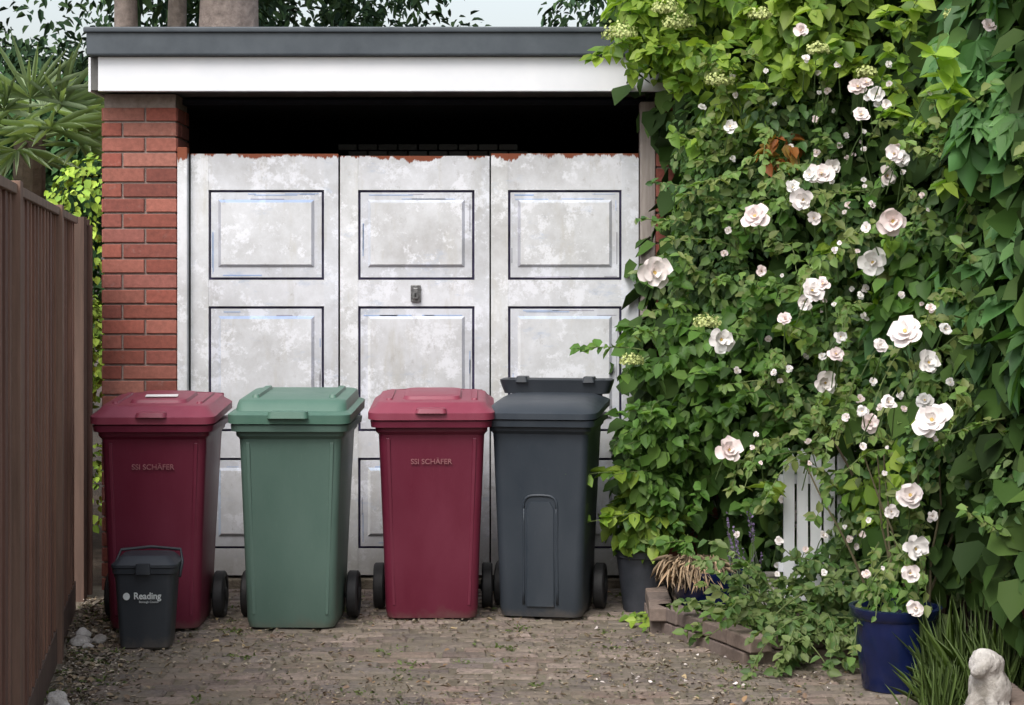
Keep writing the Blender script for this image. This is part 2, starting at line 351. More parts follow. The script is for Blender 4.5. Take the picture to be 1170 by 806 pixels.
# ---------------------------------------------------------------- wheelie bins
def bar(name,pts,r,mat,parent,seg=10):
    m=MB(); tube(m,pts,r,r,seg=seg); o=m.obj(name,mat,parent,smooth=True); fixn(o); return o
def wheel(parent,x,y,r,w,k):
    o=MB(); seg=28
    prof=[(r*.25,w*.62),(r*.3,w*.5),(r*.72,w*.34),(r*.78,w*.5),(r*.93,w*.5),(r,w*.36),(r,-w*.36),(r*.93,-w*.5),(r*.78,-w*.5),(r*.72,-w*.34),(r*.3,-w*.5),(r*.25,-w*.6)]
    vs=[];fs=[]
    for rr,xx in prof:
        for j in range(seg):
            a=2*math.pi*j/seg; vs.append((x+xx,y+rr*math.cos(a),r+rr*math.sin(a)))
    for i in range(len(prof)-1):
        for j in range(seg): fs.append((i*seg+j,i*seg+(j+1)%seg,(i+1)*seg+(j+1)%seg,(i+1)*seg+j))
    fs.append(tuple(range(seg))); fs.append(tuple(range((len(prof)-1)*seg,len(prof)*seg)))
    o.add(vs,fs); q=o.obj('wheel_%d'%k,M_black,parent,smooth=True); fixn(q); q.modifiers.new('e','EDGE_SPLIT').split_angle=.6
def text(s,size,loc,mat,parent,tilt=0,ext=.0006,bold=0):
    cu=bpy.data.curves.new('lettering','FONT'); cu.body=s; cu.size=size; cu.align_x='CENTER'; cu.extrude=ext; cu.offset=bold
    cu.materials.append(mat); o=bpy.data.objects.new('lettering',cu); o.location=loc; o.rotation_euler=(math.radians(90+tilt),0,0); return link(o,parent)
def bin_(x,d,rz,mb,ml,W=1.0,label=None,style=0,Dp=1.0):
    E=empty('wheelie_bin',(x,d+.27,.014),rz)
    S_=lambda z,hw,hd,r,cy=0:(z,hw*W,hd*Dp,r,cy)
    loft('body',[S_(.03,.190,.21,.05),S_(.012,.212,.235,.05),S_(.05,.220,.243,.045),S_(.30,.228,.26,.04,.005),S_(.80,.250,.295,.035,.03),S_(.835,.252,.30,.035,.03),S_(.85,.266,.318,.04,.03),S_(.885,.268,.322,.04,.03)],mb,E)
    loft('rim',[S_(.865,.262,.316,.04,.03),S_(.87,.286,.345,.05,.03),S_(.898,.290,.349,.05,.03),S_(.899,.26,.32,.05,.03)],mb,E)
    sh=.05
    if style==0: lid=[S_(.900,.286,.345,.05,.03),S_(.904,.300,.358,.055,.03),S_(.934,.300,.358,.055,.03),S_(.941,.292,.348,.06,.03),S_(.958,.268,.312,.06,.035),S_(.972,.258,.297,.06,.04),S_(.976,.24,.277,.06,.04)]
    elif style==1: lid=[S_(.900,.286,.345,.05,.03),S_(.904,.300,.358,.05,.03),S_(.942,.302,.360,.05,.03),S_(.948,.292,.35,.05,.03),S_(.952,.275,.31,.05,.05),S_(.978,.269,.295,.04,.06),S_(.992,.265,.285,.04,.07),S_(.997,.25,.27,.04,.07)]
    else: lid=[S_(.900,.286,.345,.05,.03),S_(.904,.300,.358,.07,.03),S_(.930,.300,.358,.07,.03),S_(.941,.285,.34,.08,.03),S_(.960,.24,.28,.1,.04),S_(.967,.2,.22,.1,.04)]
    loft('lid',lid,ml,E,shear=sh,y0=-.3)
    if style==0:
        loft('lid_crown',[(.96,.15*W,.20,.04,.06),(.990,.135*W,.18,.04,.06),(.994,.12*W,.16,.04,.06)],ml,E,shear=sh,y0=-.3)
        for i in (-1,1): loft('lid_rib_%d'%(i+1),[(.965,.018,.2,.015,.05),(.984,.012,.19,.010,.05)],ml,E,shear=sh,y0=-.3).location.x=i*.205*W
        loft('lid_grip',[(.935,.075*W,.03,.02,-.29),(.955,.07*W,.028,.02,-.285),(.959,.06*W,.02,.015,-.285)],ml,E)
    if style==1:
        loft('lid_grip',[(.93,.10*W,.03,.02,-.30),(.958,.095*W,.028,.02,-.295),(.961,.08*W,.02,.015,-.295)],ml,E)
        for i in (-1,1): loft('lid_rib_%d'%(i+1),[(.99,.02,.2,.015,.08),(1.010,.014,.19,.012,.08)],ml,E,shear=sh,y0=-.3).location.x=i*.17
    r=MB()
    for sx in (-1,1):
        for (xa,xb) in ((.185,.203),):
            vs=[];z0,z1=.07,.82
            for z,yf,sc in ((z0,-.2445,.92),(z1,-.268,1.06)):
                for xx in ((sx*xa*sc*W),(sx*xb*sc*W)):
                    vs+= [(xx,yf*Dp-.003,z),(xx,yf*Dp+.02,z)]
            r.add(vs,[(0,2,6,4),(0,1,3,2),(4,6,7,5),(0,4,5,1),(2,3,7,6)])
    if style!=2: q=r.obj('front_ribs',mb,E,bevel=.003); fixn(q)
    hz=.985 if style<2 else 1.03; hy=.41*Dp
    bar('handle',[(-.235*W,hy-.05,hz-.06),(-.235*W,hy,hz),(-.1*W,hy+.01,hz+.004),(.1*W,hy+.01,hz+.004),(.235*W,hy,hz),(.235*W,hy-.05,hz-.06)],.017,mb,E)
    for i,xx in enumerate((-.22,-.07,.07,.22)):
        loft('hinge_lug_%d'%i,[(.88,.02,.05,.01,hy-.05),(hz,.018,.03,.01,hy-.015)],mb,E).location.x=xx*W
    if style==2:
        loft('raised_handle_tray',[(.985,.25,.06,.03,.34),(1.035,.268,.07,.03,.34),(1.050,.270,.075,.03,.34),(1.054,.262,.07,.03,.34),(1.052,.235,.045,.03,.34),(1.03,.23,.04,.03,.34)],M_caddy,E,cap=True)
        for i in (-1,1): loft('tray_clip_%d'%(i+1),[(1.04,.03,.05,.01,.30),(1.066,.025,.045,.01,.30)],M_caddy,E).location.x=i*.16
        pts=[]; aw=.088*W
        for z in np.linspace(.07,.50,8): pts.append((-aw,z))
        for a in np.linspace(180,0,13): pts.append((aw*math.copysign(abs(math.cos(math.radians(a)))**.55,math.cos(math.radians(a))),.50+.06*abs(math.sin(math.radians(a)))**.7))
        for z in np.linspace(.50,.07,8): pts.append((aw,z))
        P3=[(px_,-(.243+(z-.05)*.028)*Dp-.001,z) for px_,z in pts]
        bar('front_arch',P3,.0065,mb,E,8)
        loft('arch_infill',[(.06,aw-.012,.02,.008,-.232*Dp),(.50,aw-.012,.02,.008,-.243*Dp),(.53,aw-.03,.02,.008,-.243*Dp)],mb,E)
    bar('axle',[(-.255*W-.02,.12,.098),(.255*W+.02,.12,.098)],.011,M_black,E)
    for k,sx in enumerate((-1,1)):
        wheel(E,sx*(.258*W+.008),.12,.105,.05,k)
    if label:
        text(label,.033,(0,-.2685*Dp-.0015,.705),M_label,E,4.2,.0008,.0003)
    return E
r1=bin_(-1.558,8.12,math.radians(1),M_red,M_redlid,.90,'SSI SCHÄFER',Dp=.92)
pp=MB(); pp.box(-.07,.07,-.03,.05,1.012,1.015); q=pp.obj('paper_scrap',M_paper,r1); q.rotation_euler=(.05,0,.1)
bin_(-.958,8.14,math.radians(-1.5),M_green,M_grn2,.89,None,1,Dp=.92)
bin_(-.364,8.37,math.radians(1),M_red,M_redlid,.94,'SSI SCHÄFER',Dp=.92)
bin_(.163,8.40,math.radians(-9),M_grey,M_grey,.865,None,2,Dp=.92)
C=empty('food_waste_caddy',(-1.520,7.85,.014),math.radians(2)); C.scale=(.89,.89,.96)
loft('body',[(0,.105,.09,.03),(.01,.115,.10,.03),(.30,.135,.118,.03),(.335,.137,.12,.03)],M_caddy,C)
loft('rim',[(.325,.135,.12,.03),(.33,.146,.13,.03),(.352,.148,.132,.03)],M_caddy,C)
loft('lid',[(.352,.146,.13,.03),(.356,.152,.136,.035),(.368,.152,.136,.035),(.376,.14,.125,.035),(.40,.115,.09,.03),(.404,.10,.08,.03)],M_caddy,C)
loft('lid_latch',[(.33,.035,.012,.006,-.138),(.375,.032,.012,.006,-.136)],M_caddy,C)
bar('carry_handle',[(-.15,0,.30),(-.155,.05,.36),(-.14,.10,.405),(0,.115,.415),(.14,.10,.405),(.155,.05,.36),(.15,0,.30)],.007,M_caddy,C)
text('Reading',.04,(.018,-.124,.222),M_wtext,C,4,.0006,.0008); text('Borough Council',.013,(.024,-.122,.205),M_wtext,C,4)
lg=MB(); vs=[(-.078+.016*math.cos(a),-.1235,.233+.016*math.sin(a)) for a in np.linspace(0,2*math.pi,18)[:-1]]; lg.add(vs,[tuple(range(17))]); lg.obj('logo',M_wtext,C)

# ---------------------------------------------------------------- planter edging, pots, statue, stones
ED=empty('brick_edging'); eb=MB()
path=[Vector((.72,9.0,0)),Vector((.70,8.28,0)),Vector((.98,7.58,0)),Vector((1.50,7.66,0)),Vector((1.74,7.0,0)),Vector((1.85,4,0))]
for a,c in zip(path[:-1],path[1:]):
    L=(c-a).length; u=(c-a)/L; s=0
    while s<L-.05:
        for k,(h0,h1) in enumerate(((.0,.062),(.068,.128))):
            o=a+u*(s+(k*.05)); nv=Vector((u.y,-u.x,0))
            M=Matrix(((u.x,-nv.x,0,o.x),(u.y,-nv.y,0,o.y),(0,0,1,0),(0,0,0,1)))
            M=M@Matrix.Rotation(random.gauss(0,.02),4,'Z')
            eb.box(0,.205,-.1,.0,h0,h1,tuple(Vector(random.choice([(.25,.19,.16),(.28,.215,.18),(.21,.165,.145)]))*random.uniform(.8,1.1)),M)
        s+=.215
eb.obj('edging_bricks',M_brick,ED,bevel=.006)
sb=MB(); sb.add([(.72,9.28,.09),(.74,8.3,.09),(1.02,7.66,.09),(1.52,7.72,.09),(1.80,7.0,.09),(1.9,4,.09),(2.3,4,.12),(2.3,9.28,.12)],[(0,1,2,3,4,5,6,7)]); sb.obj('flower_bed_soil',M_soil,ED)
P=empty('plant_pot',(.60,8.72,.008)); lathe('pot',[(.075,0),(.085,.005),(.115,.25),(.125,.255),(.127,.285),(.112,.285),(.105,.24),(.0,.23)],M_dpot,P)
P2=empty('plant_pot',(.88,8.28,.11)); lathe('pot',[(.13,0),(.15,.01),(.18,.12),(.19,.14),(.195,.165),(.175,.165),(.17,.13),(0,.12)],M_blue,P2)
P3=empty('plant_pot',(1.43,7.02,.012)); lathe('pot',[(.11,0),(.122,.01),(.150,.21),(.155,.27),(.168,.282),(.172,.312),(.155,.314),(.146,.27),(0,.26)],M_blue,P3)
J=empty('glass_lantern',(1.13,8.22,.11)); lathe('jar',[(.045,0),(.055,.01),(.055,.09),(.035,.12),(.03,.135),(.04,.14),(.04,.15),(0,.152)],M_stone,J)
def lump(name,parts,mat,vox=.008,disp=.006):
    bm=bmesh.new()
    for (c,r,sc) in parts:
        bmesh.ops.create_icosphere(bm,subdivisions=3,radius=r,matrix=Matrix.Translation(c)@Matrix.Diagonal((*sc,1)))
    me=bpy.data.meshes.new(name); bm.to_mesh(me); bm.free(); me.materials.append(mat); o=link(bpy.data.objects.new(name,me))
    r=o.modifiers.new('r','REMESH'); r.mode='VOXEL'; r.voxel_size=vox; r.use_smooth_shade=True
    t=bpy.data.textures.new(name,'CLOUDS'); t.noise_scale=.03
    dm=o.modifiers.new('d','DISPLACE'); dm.texture=t; dm.strength=disp; dm.mid_level=.5; return o
o=lump('stone_dog_statue',[((0,0,.06),.07,(1.15,1.1,.9)),((0,.01,.14),.066,(1.05,1.05,1.1)),((-.005,-.02,.215),.048,(1.05,1.05,.95)),((-.01,-.065,.202),.026,(1,1.3,.8)),((-.045,0,.215),.018,(.7,.9,1.7)),((.042,0,.215),.018,(.7,.9,1.7)),((-.035,-.06,.075),.022,(1,1,2.6)),((.035,-.06,.075),.022,(1,1,2.6)),((-.04,-.085,.015),.024,(1,1.4,.7)),((.04,-.085,.015),.024,(1,1.4,.7)),((.07,.02,.05),.04,(1,1.4,1)),((-.07,.02,.05),.04,(1,1.4,1))],M_stone,disp=.016)
o.location=(1.595,6.30,.008); o.scale=(1.02,1.02,1.15); o.rotation_euler=(0,0,-.6)
o=lump('pale_stones',[((0,0,.02),.04,(1.2,1,.7)),((.07,.05,.02),.03,(1,1.3,.7)),((-.02,.14,.025),.035,(1,1,.8)),((.05,-.08,.015),.022,(1.3,1,.7))],M_stone,disp=.02); o.location=(-1.80,7.85,.01)
o=lump('pale_stones',[((0,0,.04),.05,(1.1,1,.9)),((.06,.06,.03),.035,(1,1.3,.8)),((-.01,.02,.09),.03,(1.3,1,.8))],M_stone,disp=.02); o.location=(-1.57,6.5,.0)

GW=empty('garden_wall'); gm=MB(); gm.box(2.06,2.22,3.0,9.28,0,1.0); gm.obj('wall_core',M_mortar,GW)
gb=MB(); brickface(gb,(2.055,9.28,0),(0,-1,0),(-1,0,0),6.2,.98); gb.obj('wall_bricks',M_brick,GW)
TR=empty('trellis_fence'); tm=MB()
y=3.0
while y<9.2: tm.box(2.10,2.125,y,y+.09,1.0,2.9,tuple(Vector(random.choice(FP))*.5)); y+=.1
for z in (1.2,2.0,2.8): tm.box(2.08,2.10,3,9.2,z,z+.05,(.1,.07,.05))
tm.obj('slats',M_fence,TR)
WT=empty('white_picket_panel'); wm=MB()
for i in range(7):
    x=1.17+i*.058; wm.box(x,x+.046,8.1,8.12,.16,.78,(1,1,1)); wm.add([(x,8.1,.78),(x+.046,8.1,.78),(x+.023,8.1,.815),(x,8.12,.78),(x+.046,8.12,.78),(x+.023,8.12,.815)],[(0,1,2),(3,5,4),(1,4,5,2),(0,2,5,3)])
wm.box(1.15,1.60,8.122,8.14,.28,.32); wm.box(1.15,1.60,8.122,8.14,.66,.70); wm.obj('pickets',M_white,WT)

# ---------------------------------------------------------------- mass of climbers
Ly=[-120,0,50,90,130,200,280,330,390,470,550,600,640,680,720,760,820]
Lx=[725,712,704,752,792,800,782,760,735,728,722,728,800,895,915,945,975]
def Lb(py): return np.interp(py,Ly,Lx)
def Ds(px): return float(np.interp(px,[690,800,900,1000,1100,1170,1300,1450],[8.75,8.45,8.0,7.5,6.9,6.35,5.5,4.9]))
def k_(p,f): return [tuple(x*f for x in q) for q in p]
HY=[(.24,.36,.045),(.17,.29,.04),(.32,.44,.07),(.13,.24,.035)]
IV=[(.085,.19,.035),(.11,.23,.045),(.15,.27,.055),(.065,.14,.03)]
RO=[(.085,.18,.055),(.11,.22,.065),(.16,.27,.08),(.06,.13,.045),(.20,.26,.10)]
CR=[(.09,.215,.065),(.12,.27,.085),(.07,.165,.055),(.16,.32,.10)]
hyd=Leaves(); ivy=Leaves(); inn=Leaves(); rose=Leaves(); crp=Leaves(); AP=[]
def zone(px,py):
    px+=random.gauss(0,22); py+=random.gauss(0,22)
    if px>1090 and py<440: return 'c'
    if px>1120: return 'c' if random.random()<.5 else 'r'
    if py<120 and px<1090: return 'h'
    if px<890 and py>360: return 'i'
    if px<800 and py<250: return 'h'
    return 'r' if random.random()<.72 else random.choice('hic')
def bottom(px): return float(np.interp(px,[690,760,860,880,960,1000,1060,1100,1200,1500],[610,612,612,690,750,740,640,650,690,760]))
GP=(1.275,.545,.075,.15)   # small opening in the growth: the white pickets stand behind it
def near(c): return GP if (abs(c.x-GP[0])<.6 and abs(c.z-GP[1])<.7) else None
def doclump(px,py,dd,r,z,dens=1.0,pal=None):
    c=survey(px,py,dd); gap=near(c)
    if z=='h': P=clump(hyd,c,r,int(240*dens*(r/.25)**2),.085,pal or HY,.36,gap=gap)
    elif z=='i': P=clump(ivy,c,r,int(310*dens*(r/.25)**2),.072,pal or IV,.40,droop=1.1,gap=gap)
    elif z=='r': P=clump(rose,c,r,int(500*dens*(r/.25)**2),.048,pal or RO,.36,droop=.5,gap=gap)
    else: P=clump(crp,c,r,int(46*dens*(r/.25)**2),.145,pal or CR,.33,palm=True,droop=1.2,gap=gap)
    AP.append(P)
for py in range(-80,800,47):
    px=Lb(py)
    while px<1310:
        d=Ds(px); s=F/d
        r=random.uniform(.13,.26)
        cx=px+random.uniform(-12,12)+r*s*.75; cy=py+random.uniform(-20,20)
        if cy+r*s*.7<bottom(cx):
            hole=(abs(cx-1050)<58 and abs(cy-180)<60) or (abs(cx-890)<34 and abs(cy-165)<38) or (abs(cx-930)<32 and abs(cy-400)<28) or (abs(cx-1130)<34 and abs(cy-560)<42) or (abs(cx-800)<30 and abs(cy-450)<30) or (abs(cx-850)<26 and abs(cy-570)<30) or (abs(cx-980)<24 and abs(cy-540)<30)
            z=zone(cx,cy)
            if not hole: doclump(cx,cy,d+r+random.choice([-.14,-.05,0,.1,.2,.35,.45])+random.uniform(-.04,.04),r,z,1.0 if cx<1210 else .4)
        px+=54*(1 if px<1180 else 1.8)
for py in range(-60,760,80):
    px=Lb(py)+50
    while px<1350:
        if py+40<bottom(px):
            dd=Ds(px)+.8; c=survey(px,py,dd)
            clump(inn,c,.33,170,.13,k_(IV,.4),.42,inner=.2,gap=near(c))  # ivy palette darkened: shade inside the hedge painted into the leaf colour
        px+=90
def spray(p0,dirv,length,z,size,pal,n=16,w=.36,stemcol=(.14,.19,.06),bend=-.35):
    p=Vector(p0);dv=Vector(dirv).normalized();pts=[p.copy()]
    for i in range(8):
        dv=(dv+Vector((random.gauss(0,.08),random.gauss(0,.08),bend/8+random.gauss(0,.05)))).normalized(); p=p+dv*length/8
        if p.z<.03: p.z=.03+random.random()*.01
        pts.append(p.copy())
    if any(((q.x-GP[0])/.09)**2+((q.z-GP[1])/.15)**2<1 and q.y<8 for q in pts): return
    tube(STM,pts,.0035,.0015,stemcol,5)
    A=np.array([list(q) for q in pts]); t=rng.random(n)*.9+.1; idx=np.clip((t*8).astype(int),0,7); fr=(t*8-idx)[:,None]; P=A[idx]*(1-fr)+A[idx+1]*fr
    P[-1]=A[-1]; AP.append(P)
    T=np.array(dv)*.5+rng.normal(size=(n,3))*.7+np.array([0,0,-.3]); Nn=np.array([-.1,-.5,.7])+rng.normal(size=(n,3))*.35
    pal=np.array(pal); col=pal[rng.integers(0,len(pal),n)]*(1+.4*(rng.random((n,1))-.5)); z.add(P,Nn,T,size*(.6+.7*rng.random(n)),col,w)
STM=MB()
YR=[(.14,.25,.06),(.19,.30,.08),(.22,.27,.09)]; DR=[(.09,.17,.05),(.12,.21,.06),(.17,.24,.08),(.2,.26,.1)]
for i in range(210):
    py=random.uniform(-60,620); e=Lb(py); px=e+abs(random.gauss(0,1))*200+2
    if px>1200: continue
    zz=zone(px,py); d=Ds(px)-.02
    p=survey(px,py,d+.12); dr_=(random.uniform(-1,.2),random.uniform(-.9,-.2),random.uniform(-.2,.9))
    L=random.uniform(.14,.32)
    if px<e+25: L*=.75
    if zz=='h': spray(p,dr_,L,hyd,.07,HY,13)
    elif zz=='i': spray(p,dr_,L,ivy,.062,IV,13)
    else: spray(p,dr_,L*1.2,rose,.045,YR,20)
for i in range(34):
    px=random.uniform(860,1110); py=random.uniform(140,520); p=survey(px,py,Ds(px)+.02)
    spray(p,(random.uniform(-1,.4),random.uniform(-.7,-.3),random.uniform(.2,.7)),random.uniform(.35,.6),rose,.042,YR,26,bend=-1.7)
for (a,b_,dx,dz,L,z,sz,pal,n) in [(735,400,-1,.1,.32,ivy,.06,IV,16),(735,540,-1,.15,.36,hyd,.09,HY,12),(735,585,-1,-.1,.28,hyd,.08,HY,12),(725,45,-1,-.3,.2,hyd,.08,HY,14),(770,312,-1,0,.2,rose,.045,RO,16),(785,255,-1,.3,.26,rose,.045,RO,16),(790,215,-1,.1,.2,rose,.045,RO,14),(1095,130,-.4,.8,.28,hyd,.095,[(.34,.52,.07)],20),(760,470,-1,.2,.25,ivy,.06,IV,14)]:
    spray(survey(a,b_,Ds(a)-.05),(dx,-.3,dz),L,z,sz,pal,n,bend=-.2)
for i in range(52):
    bx=random.uniform(1.05,1.6); by=random.uniform(7.45,8.0); L=random.uniform(.25,.55)
    spray((bx,by,random.uniform(.10,.32)),(random.uniform(-.9,.6),random.uniform(-.8,.1),random.uniform(.1,.8)),L,rose,.043,DR,26,bend=-1.1)
for i in range(22):
    spray((random.uniform(1.02,1.3),random.uniform(7.5,7.7),random.uniform(.12,.2)),(random.uniform(-.8,.6),random.uniform(-1,-.4),random.uniform(0,.4)),random.uniform(.25,.5),rose,.042,DR,22,bend=-1.0)
for i in range(16):
    spray((random.uniform(1.40,1.62),random.uniform(7.15,7.4),random.uniform(.38,.6)),(random.uniform(-.9,.1),-.9,random.uniform(0,.5)),random.uniform(.35,.55),rose,.042,YR,18,bend=-1.6)
for i in range(8):
    spray((random.uniform(.95,1.2),random.uniform(7.75,8.0),.13),(random.uniform(-1,-.2),random.uniform(-.7,.2),.3),random.uniform(.2,.4),rose,.045,YR,14,bend=-.8)
for i in range(7):
    spray((random.uniform(.7,.78),random.uniform(8.3,8.5),.03),(random.uniform(-1,-.4),random.uniform(-.8,.2),.15),random.uniform(.12,.28),hyd,.05,HY,9,bend=-.5)
for i in range(12):
    x=random.uniform(1.45,1.95); y=random.uniform(7.8,8.5); p=Vector((x,y,.08)); pts=[p.copy()]; dv=Vector((random.uniform(-.3,.2),random.uniform(-.2,.1),1))
    for k in range(7): dv+=Vector((random.gauss(0,.12),random.gauss(0,.08),0)); p=p+dv.normalized()*.13; pts.append(p.copy())
    tube(STM,pts,.010,.004,(.16,.115,.08),6)
for i in range(7):
    p=Vector((1.60+random.gauss(0,.07),7.35+random.gauss(0,.05),.08)); pts=[p.copy()]; dv=Vector((random.uniform(-.35,.1),0,1))
    for k in range(8): dv+=Vector((random.gauss(0,.12),random.gauss(0,.06),0)); p=p+dv.normalized()*.10; pts.append(p.copy())
    tube(STM,pts,.007,.003,(.15,.13,.07),6)
c=survey(893,172,8.05); clump(rose,c,.07,45,.07,[(.42,.16,.04),(.34,.11,.03),(.3,.2,.05)],.3)
HG=empty('climbing_hydrangea'); hyd.obj('leaves',M_leaf,HG)
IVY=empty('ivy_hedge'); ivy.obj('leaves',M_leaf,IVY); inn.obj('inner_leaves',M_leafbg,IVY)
RB=empty('rose_bush'); rose.obj('leaves',M_leaf,RB)
VC=empty('virginia_creeper'); crp.obj('leaves',M_leaf,VC)
AP=np.concatenate(AP); APX=AP[:,0]/AP[:,1]*F+585; APY=320-(AP[:,2]-CAMH)/AP[:,1]*F
def surf(px,py,rad=18):
    m=(abs(APX-px)<rad)&(abs(APY-py)<rad)
    if m.sum()<3: return Ds(px)
    return float(AP[m,1].min())
def petal_grid(mb,c,R,rad,tilt,az,col,wid):
    vs=[];fs=[]; wv=random.uniform(-.12,.12)
    for i in range(4):
        for j in range(5):
            u=i/3; v=(j/4-.5)*2
            wdt=wid*math.sin(math.pi*min(1,(.12+.6*u)))**.8
            x=rad*(.12+u*(1-.10*v*v))*math.cos(tilt); z=rad*(u**1.4)*math.sin(tilt)+rad*.14*v*v*(u) - rad*.16*max(0,u-.75)*2+rad*wv*v*u
            p=Vector((x,v*wdt*rad,z)); p.rotate(Matrix.Rotation(az,3,'Z')); vs.append(c+R@p)
    for i in range(3):
        for j in range(4): fs.append((i*5+j,i*5+j+1,(i+1)*5+j+1,(i+1)*5+j))
    mb.add(vs,fs,col)
FB=MB()
def rosef(c,rad,face):
    # short stalk running back into the plant
    f=Vector(face).normalized(); tube(STM,[c-f*.005,c-f*.06-Vector((0,0,.02)),c-f*.14-Vector((0,0,.07))],.0018,.0028,(.12,.2,.06),5)
    R=Vector((0,0,1)).rotation_difference(f).to_matrix(); base=random.choice([(.86,.79,.77),(.87,.82,.80),(.86,.75,.73),(.88,.85,.83)])
    for ring,(n,q,t) in enumerate(((6,1.0,.25),(5,.78,.6),(4,.5,1.0))):
        o=random.random()*6
        for k in range(n):
            f=random.uniform(.94,1.05); petal_grid(FB,c+R@Vector((0,0,rad*.05*ring)),R,rad*q*random.uniform(.8,1.15),t+random.gauss(0,.2),o+k*2*math.pi/n+random.gauss(0,.18),tuple(min(.89,x*f) for x in base),.50)
    vs=[c+R@Vector((rad*.13*math.cos(a),rad*.13*math.sin(a),rad*.22)) for a in np.linspace(0,6.28,8)[:-1]]; FB.add(vs,[tuple(range(7))],(.55,.38,.12))
FL=[(747,312,17),(863,248,14),(823,388,14),(832,515,14),(1020,253,16),(997,300,14),(927,333,12),(1035,380,19),(942,437,12),(993,483,10),(1066,481,19),(1040,567,16),(1167,448,15),(1060,415,13),(1045,627,13),(1013,201,10),(918,228,12),(939,200,13),(980,100,10),(1002,108,9),(1040,655,9),(1047,695,9),(1057,458,9),(1022,176,9),(834,145,7),(897,365,7),(920,345,8),(1005,395,8),(955,405,8),(1130,30,7),(915,35,7),(1080,376,7),(990,260,6),(940,325,7),(870,310,6),(905,215,8),(1015,460,8),(984,132,9),(1018,585,7),(985,470,6),(1030,182,9),(960,385,7),(1065,590,6),(930,250,7),(950,190,8),(990,95,6),(1012,120,6),(925,200,7)]
for px,py,rp in FL:
    d=surf(px,py)-.06; rosef(survey(px,py,d),rp*d/F*1.08,(random.uniform(-.6,.4),-1,random.uniform(-.2,.7)))
for i in range(110):
    px=random.gauss(960,75);py=random.uniform(60,660)
    if px<780 or px>1110: continue
    d=surf(px,py,9)-.03; rosef(survey(px,py,d),random.uniform(.008,.017),(random.uniform(-.5,.4),-1,.4))
FB.obj('rose_blossoms',M_petal,RB,smooth=True); STM.obj('stems',M_stem,RB)
hf=Leaves()
for px,py,rp in [(708,42,22),(775,30,20),(760,12,16),(822,95,18),(808,372,16),(722,415,14),(990,85,12),(868,20,14),(935,60,14),(1090,20,12)]:
    d=surf(px,py)-.03; c=np.array(survey(px,py,d)); n=260; dd=nrm(rng.normal(size=(n,3))*np.array([1,1,.5])); dd[:,2]=np.abs(dd[:,2]); P=c+dd*rp*d/F*rng.random((n,1))**.4
    hf.add(P,dd+rng.normal(size=(n,3))*.4,rng.normal(size=(n,3)),np.full(n,.013),np.array([[.52,.58,.22]])*(.7+.5*rng.random((n,1))),.5)
hf.obj('flower_heads',M_petal,HG)

LV=empty('lavender_plant'); lm=MB(); ll=Leaves()
for i in range(18):
    p=Vector((1.00+random.gauss(0,.04),8.02+random.gauss(0,.04),.10)); q=p+Vector((random.gauss(-.01,.05),random.gauss(0,.04),random.uniform(.24,.42))); tube(lm,[p,(p+q)/2+Vector((random.gauss(0,.01),0,0)),q],.002,.0015,(.12,.16,.09),4)
    n=14; t=rng.random((n,1)); P=np.array(q)+(np.array(q-p)*.28)*(t-.6); d=nrm(rng.normal(size=(n,3)))
    ll.add(P,d,d*.5+np.array([0,0,1.]),np.full(n,.012),np.array([[.20,.15,.27]])*(.7+.6*rng.random((n,1))),.5)
lm.obj('stalks',M_stem,LV); ll.obj('flower_spikes',M_petal,LV)
DT=Leaves()
n=420; a=rng.random(n)*6.28; rr=.13*np.sqrt(rng.random(n)); P=np.stack([.80+rr*np.cos(a),8.24+rr*np.sin(a),.28+.05*rng.random(n)],1)
o_=np.stack([np.cos(a),np.sin(a),np.full(n,-1.1)],1); DT.add(P,np.stack([np.cos(a),np.sin(a),np.full(n,.7)],1)+rng.normal(size=(n,3))*.3,o_+rng.normal(size=(n,3))*.4,.07+.05*rng.random(n),np.array([[.42,.31,.20]])*(.5+.7*rng.random((n,1))),.06)
DT.obj('dried_plant',M_litter)
PL=Leaves(); clump(PL,(.62,8.70,.42),.15,220,.075,HY,.36); clump(PL,(.66,8.66,.55),.13,170,.07,IV,.36); PL.obj('potted_shrub',M_leaf)
PT=Leaves(); clump(PT,(1.43,7.02,.33),.09,90,.04,IV,.3); PT.obj('pot_seedlings',M_leaf)
GR=Leaves()
for cx,cy,k,h in ((1.60,6.85,230,.32),(1.50,6.62,90,.20),(1.72,6.7,120,.3)):
    P=np.stack([cx+rng.normal(size=k)*.05,cy+rng.normal(size=k)*.05,np.full(k,.02)],1); T=np.array([0,0,1.])+rng.normal(size=(k,3))*np.array([.3,.3,.1])
    GR.add(P,np.array([0,-1,.2])+rng.normal(size=(k,3))*.4,T,h*(.5+.7*rng.random(k)),np.array([[.15,.22,.07]])*(.6+.8*rng.random((k,1))),.018,.02,.25)
GR.obj('ornamental_grass',M_leaf)
WD=Leaves()
for i in range(120):
    q=random.random()
    if q<.4: d=random.uniform(6.2,8.9); x=fx(d)+random.uniform(.03,.22)
    elif q<.6: d=random.uniform(8.5,9.2); x=random.uniform(-1.9,.6)
    else: d=random.uniform(6.6,9.0); x=random.uniform(-1.5,1.0)
    k=random.randint(8,26); sz=random.uniform(.012,.026)
    P=np.array([x,d,.012])+rng.normal(size=(k,3))*np.array([.03,.02,.003]); WD.add(P,np.array([0,0,1.])+rng.normal(size=(k,3))*.5,rng.normal(size=(k,3))+np.array([0,0,.7]),sz*(.6+.8*rng.random(k)),np.array([[.15,.20,.07]])*(.6+.8*rng.random((k,1))),.25)
WD.obj('weeds',M_leaf)
LT=Leaves()
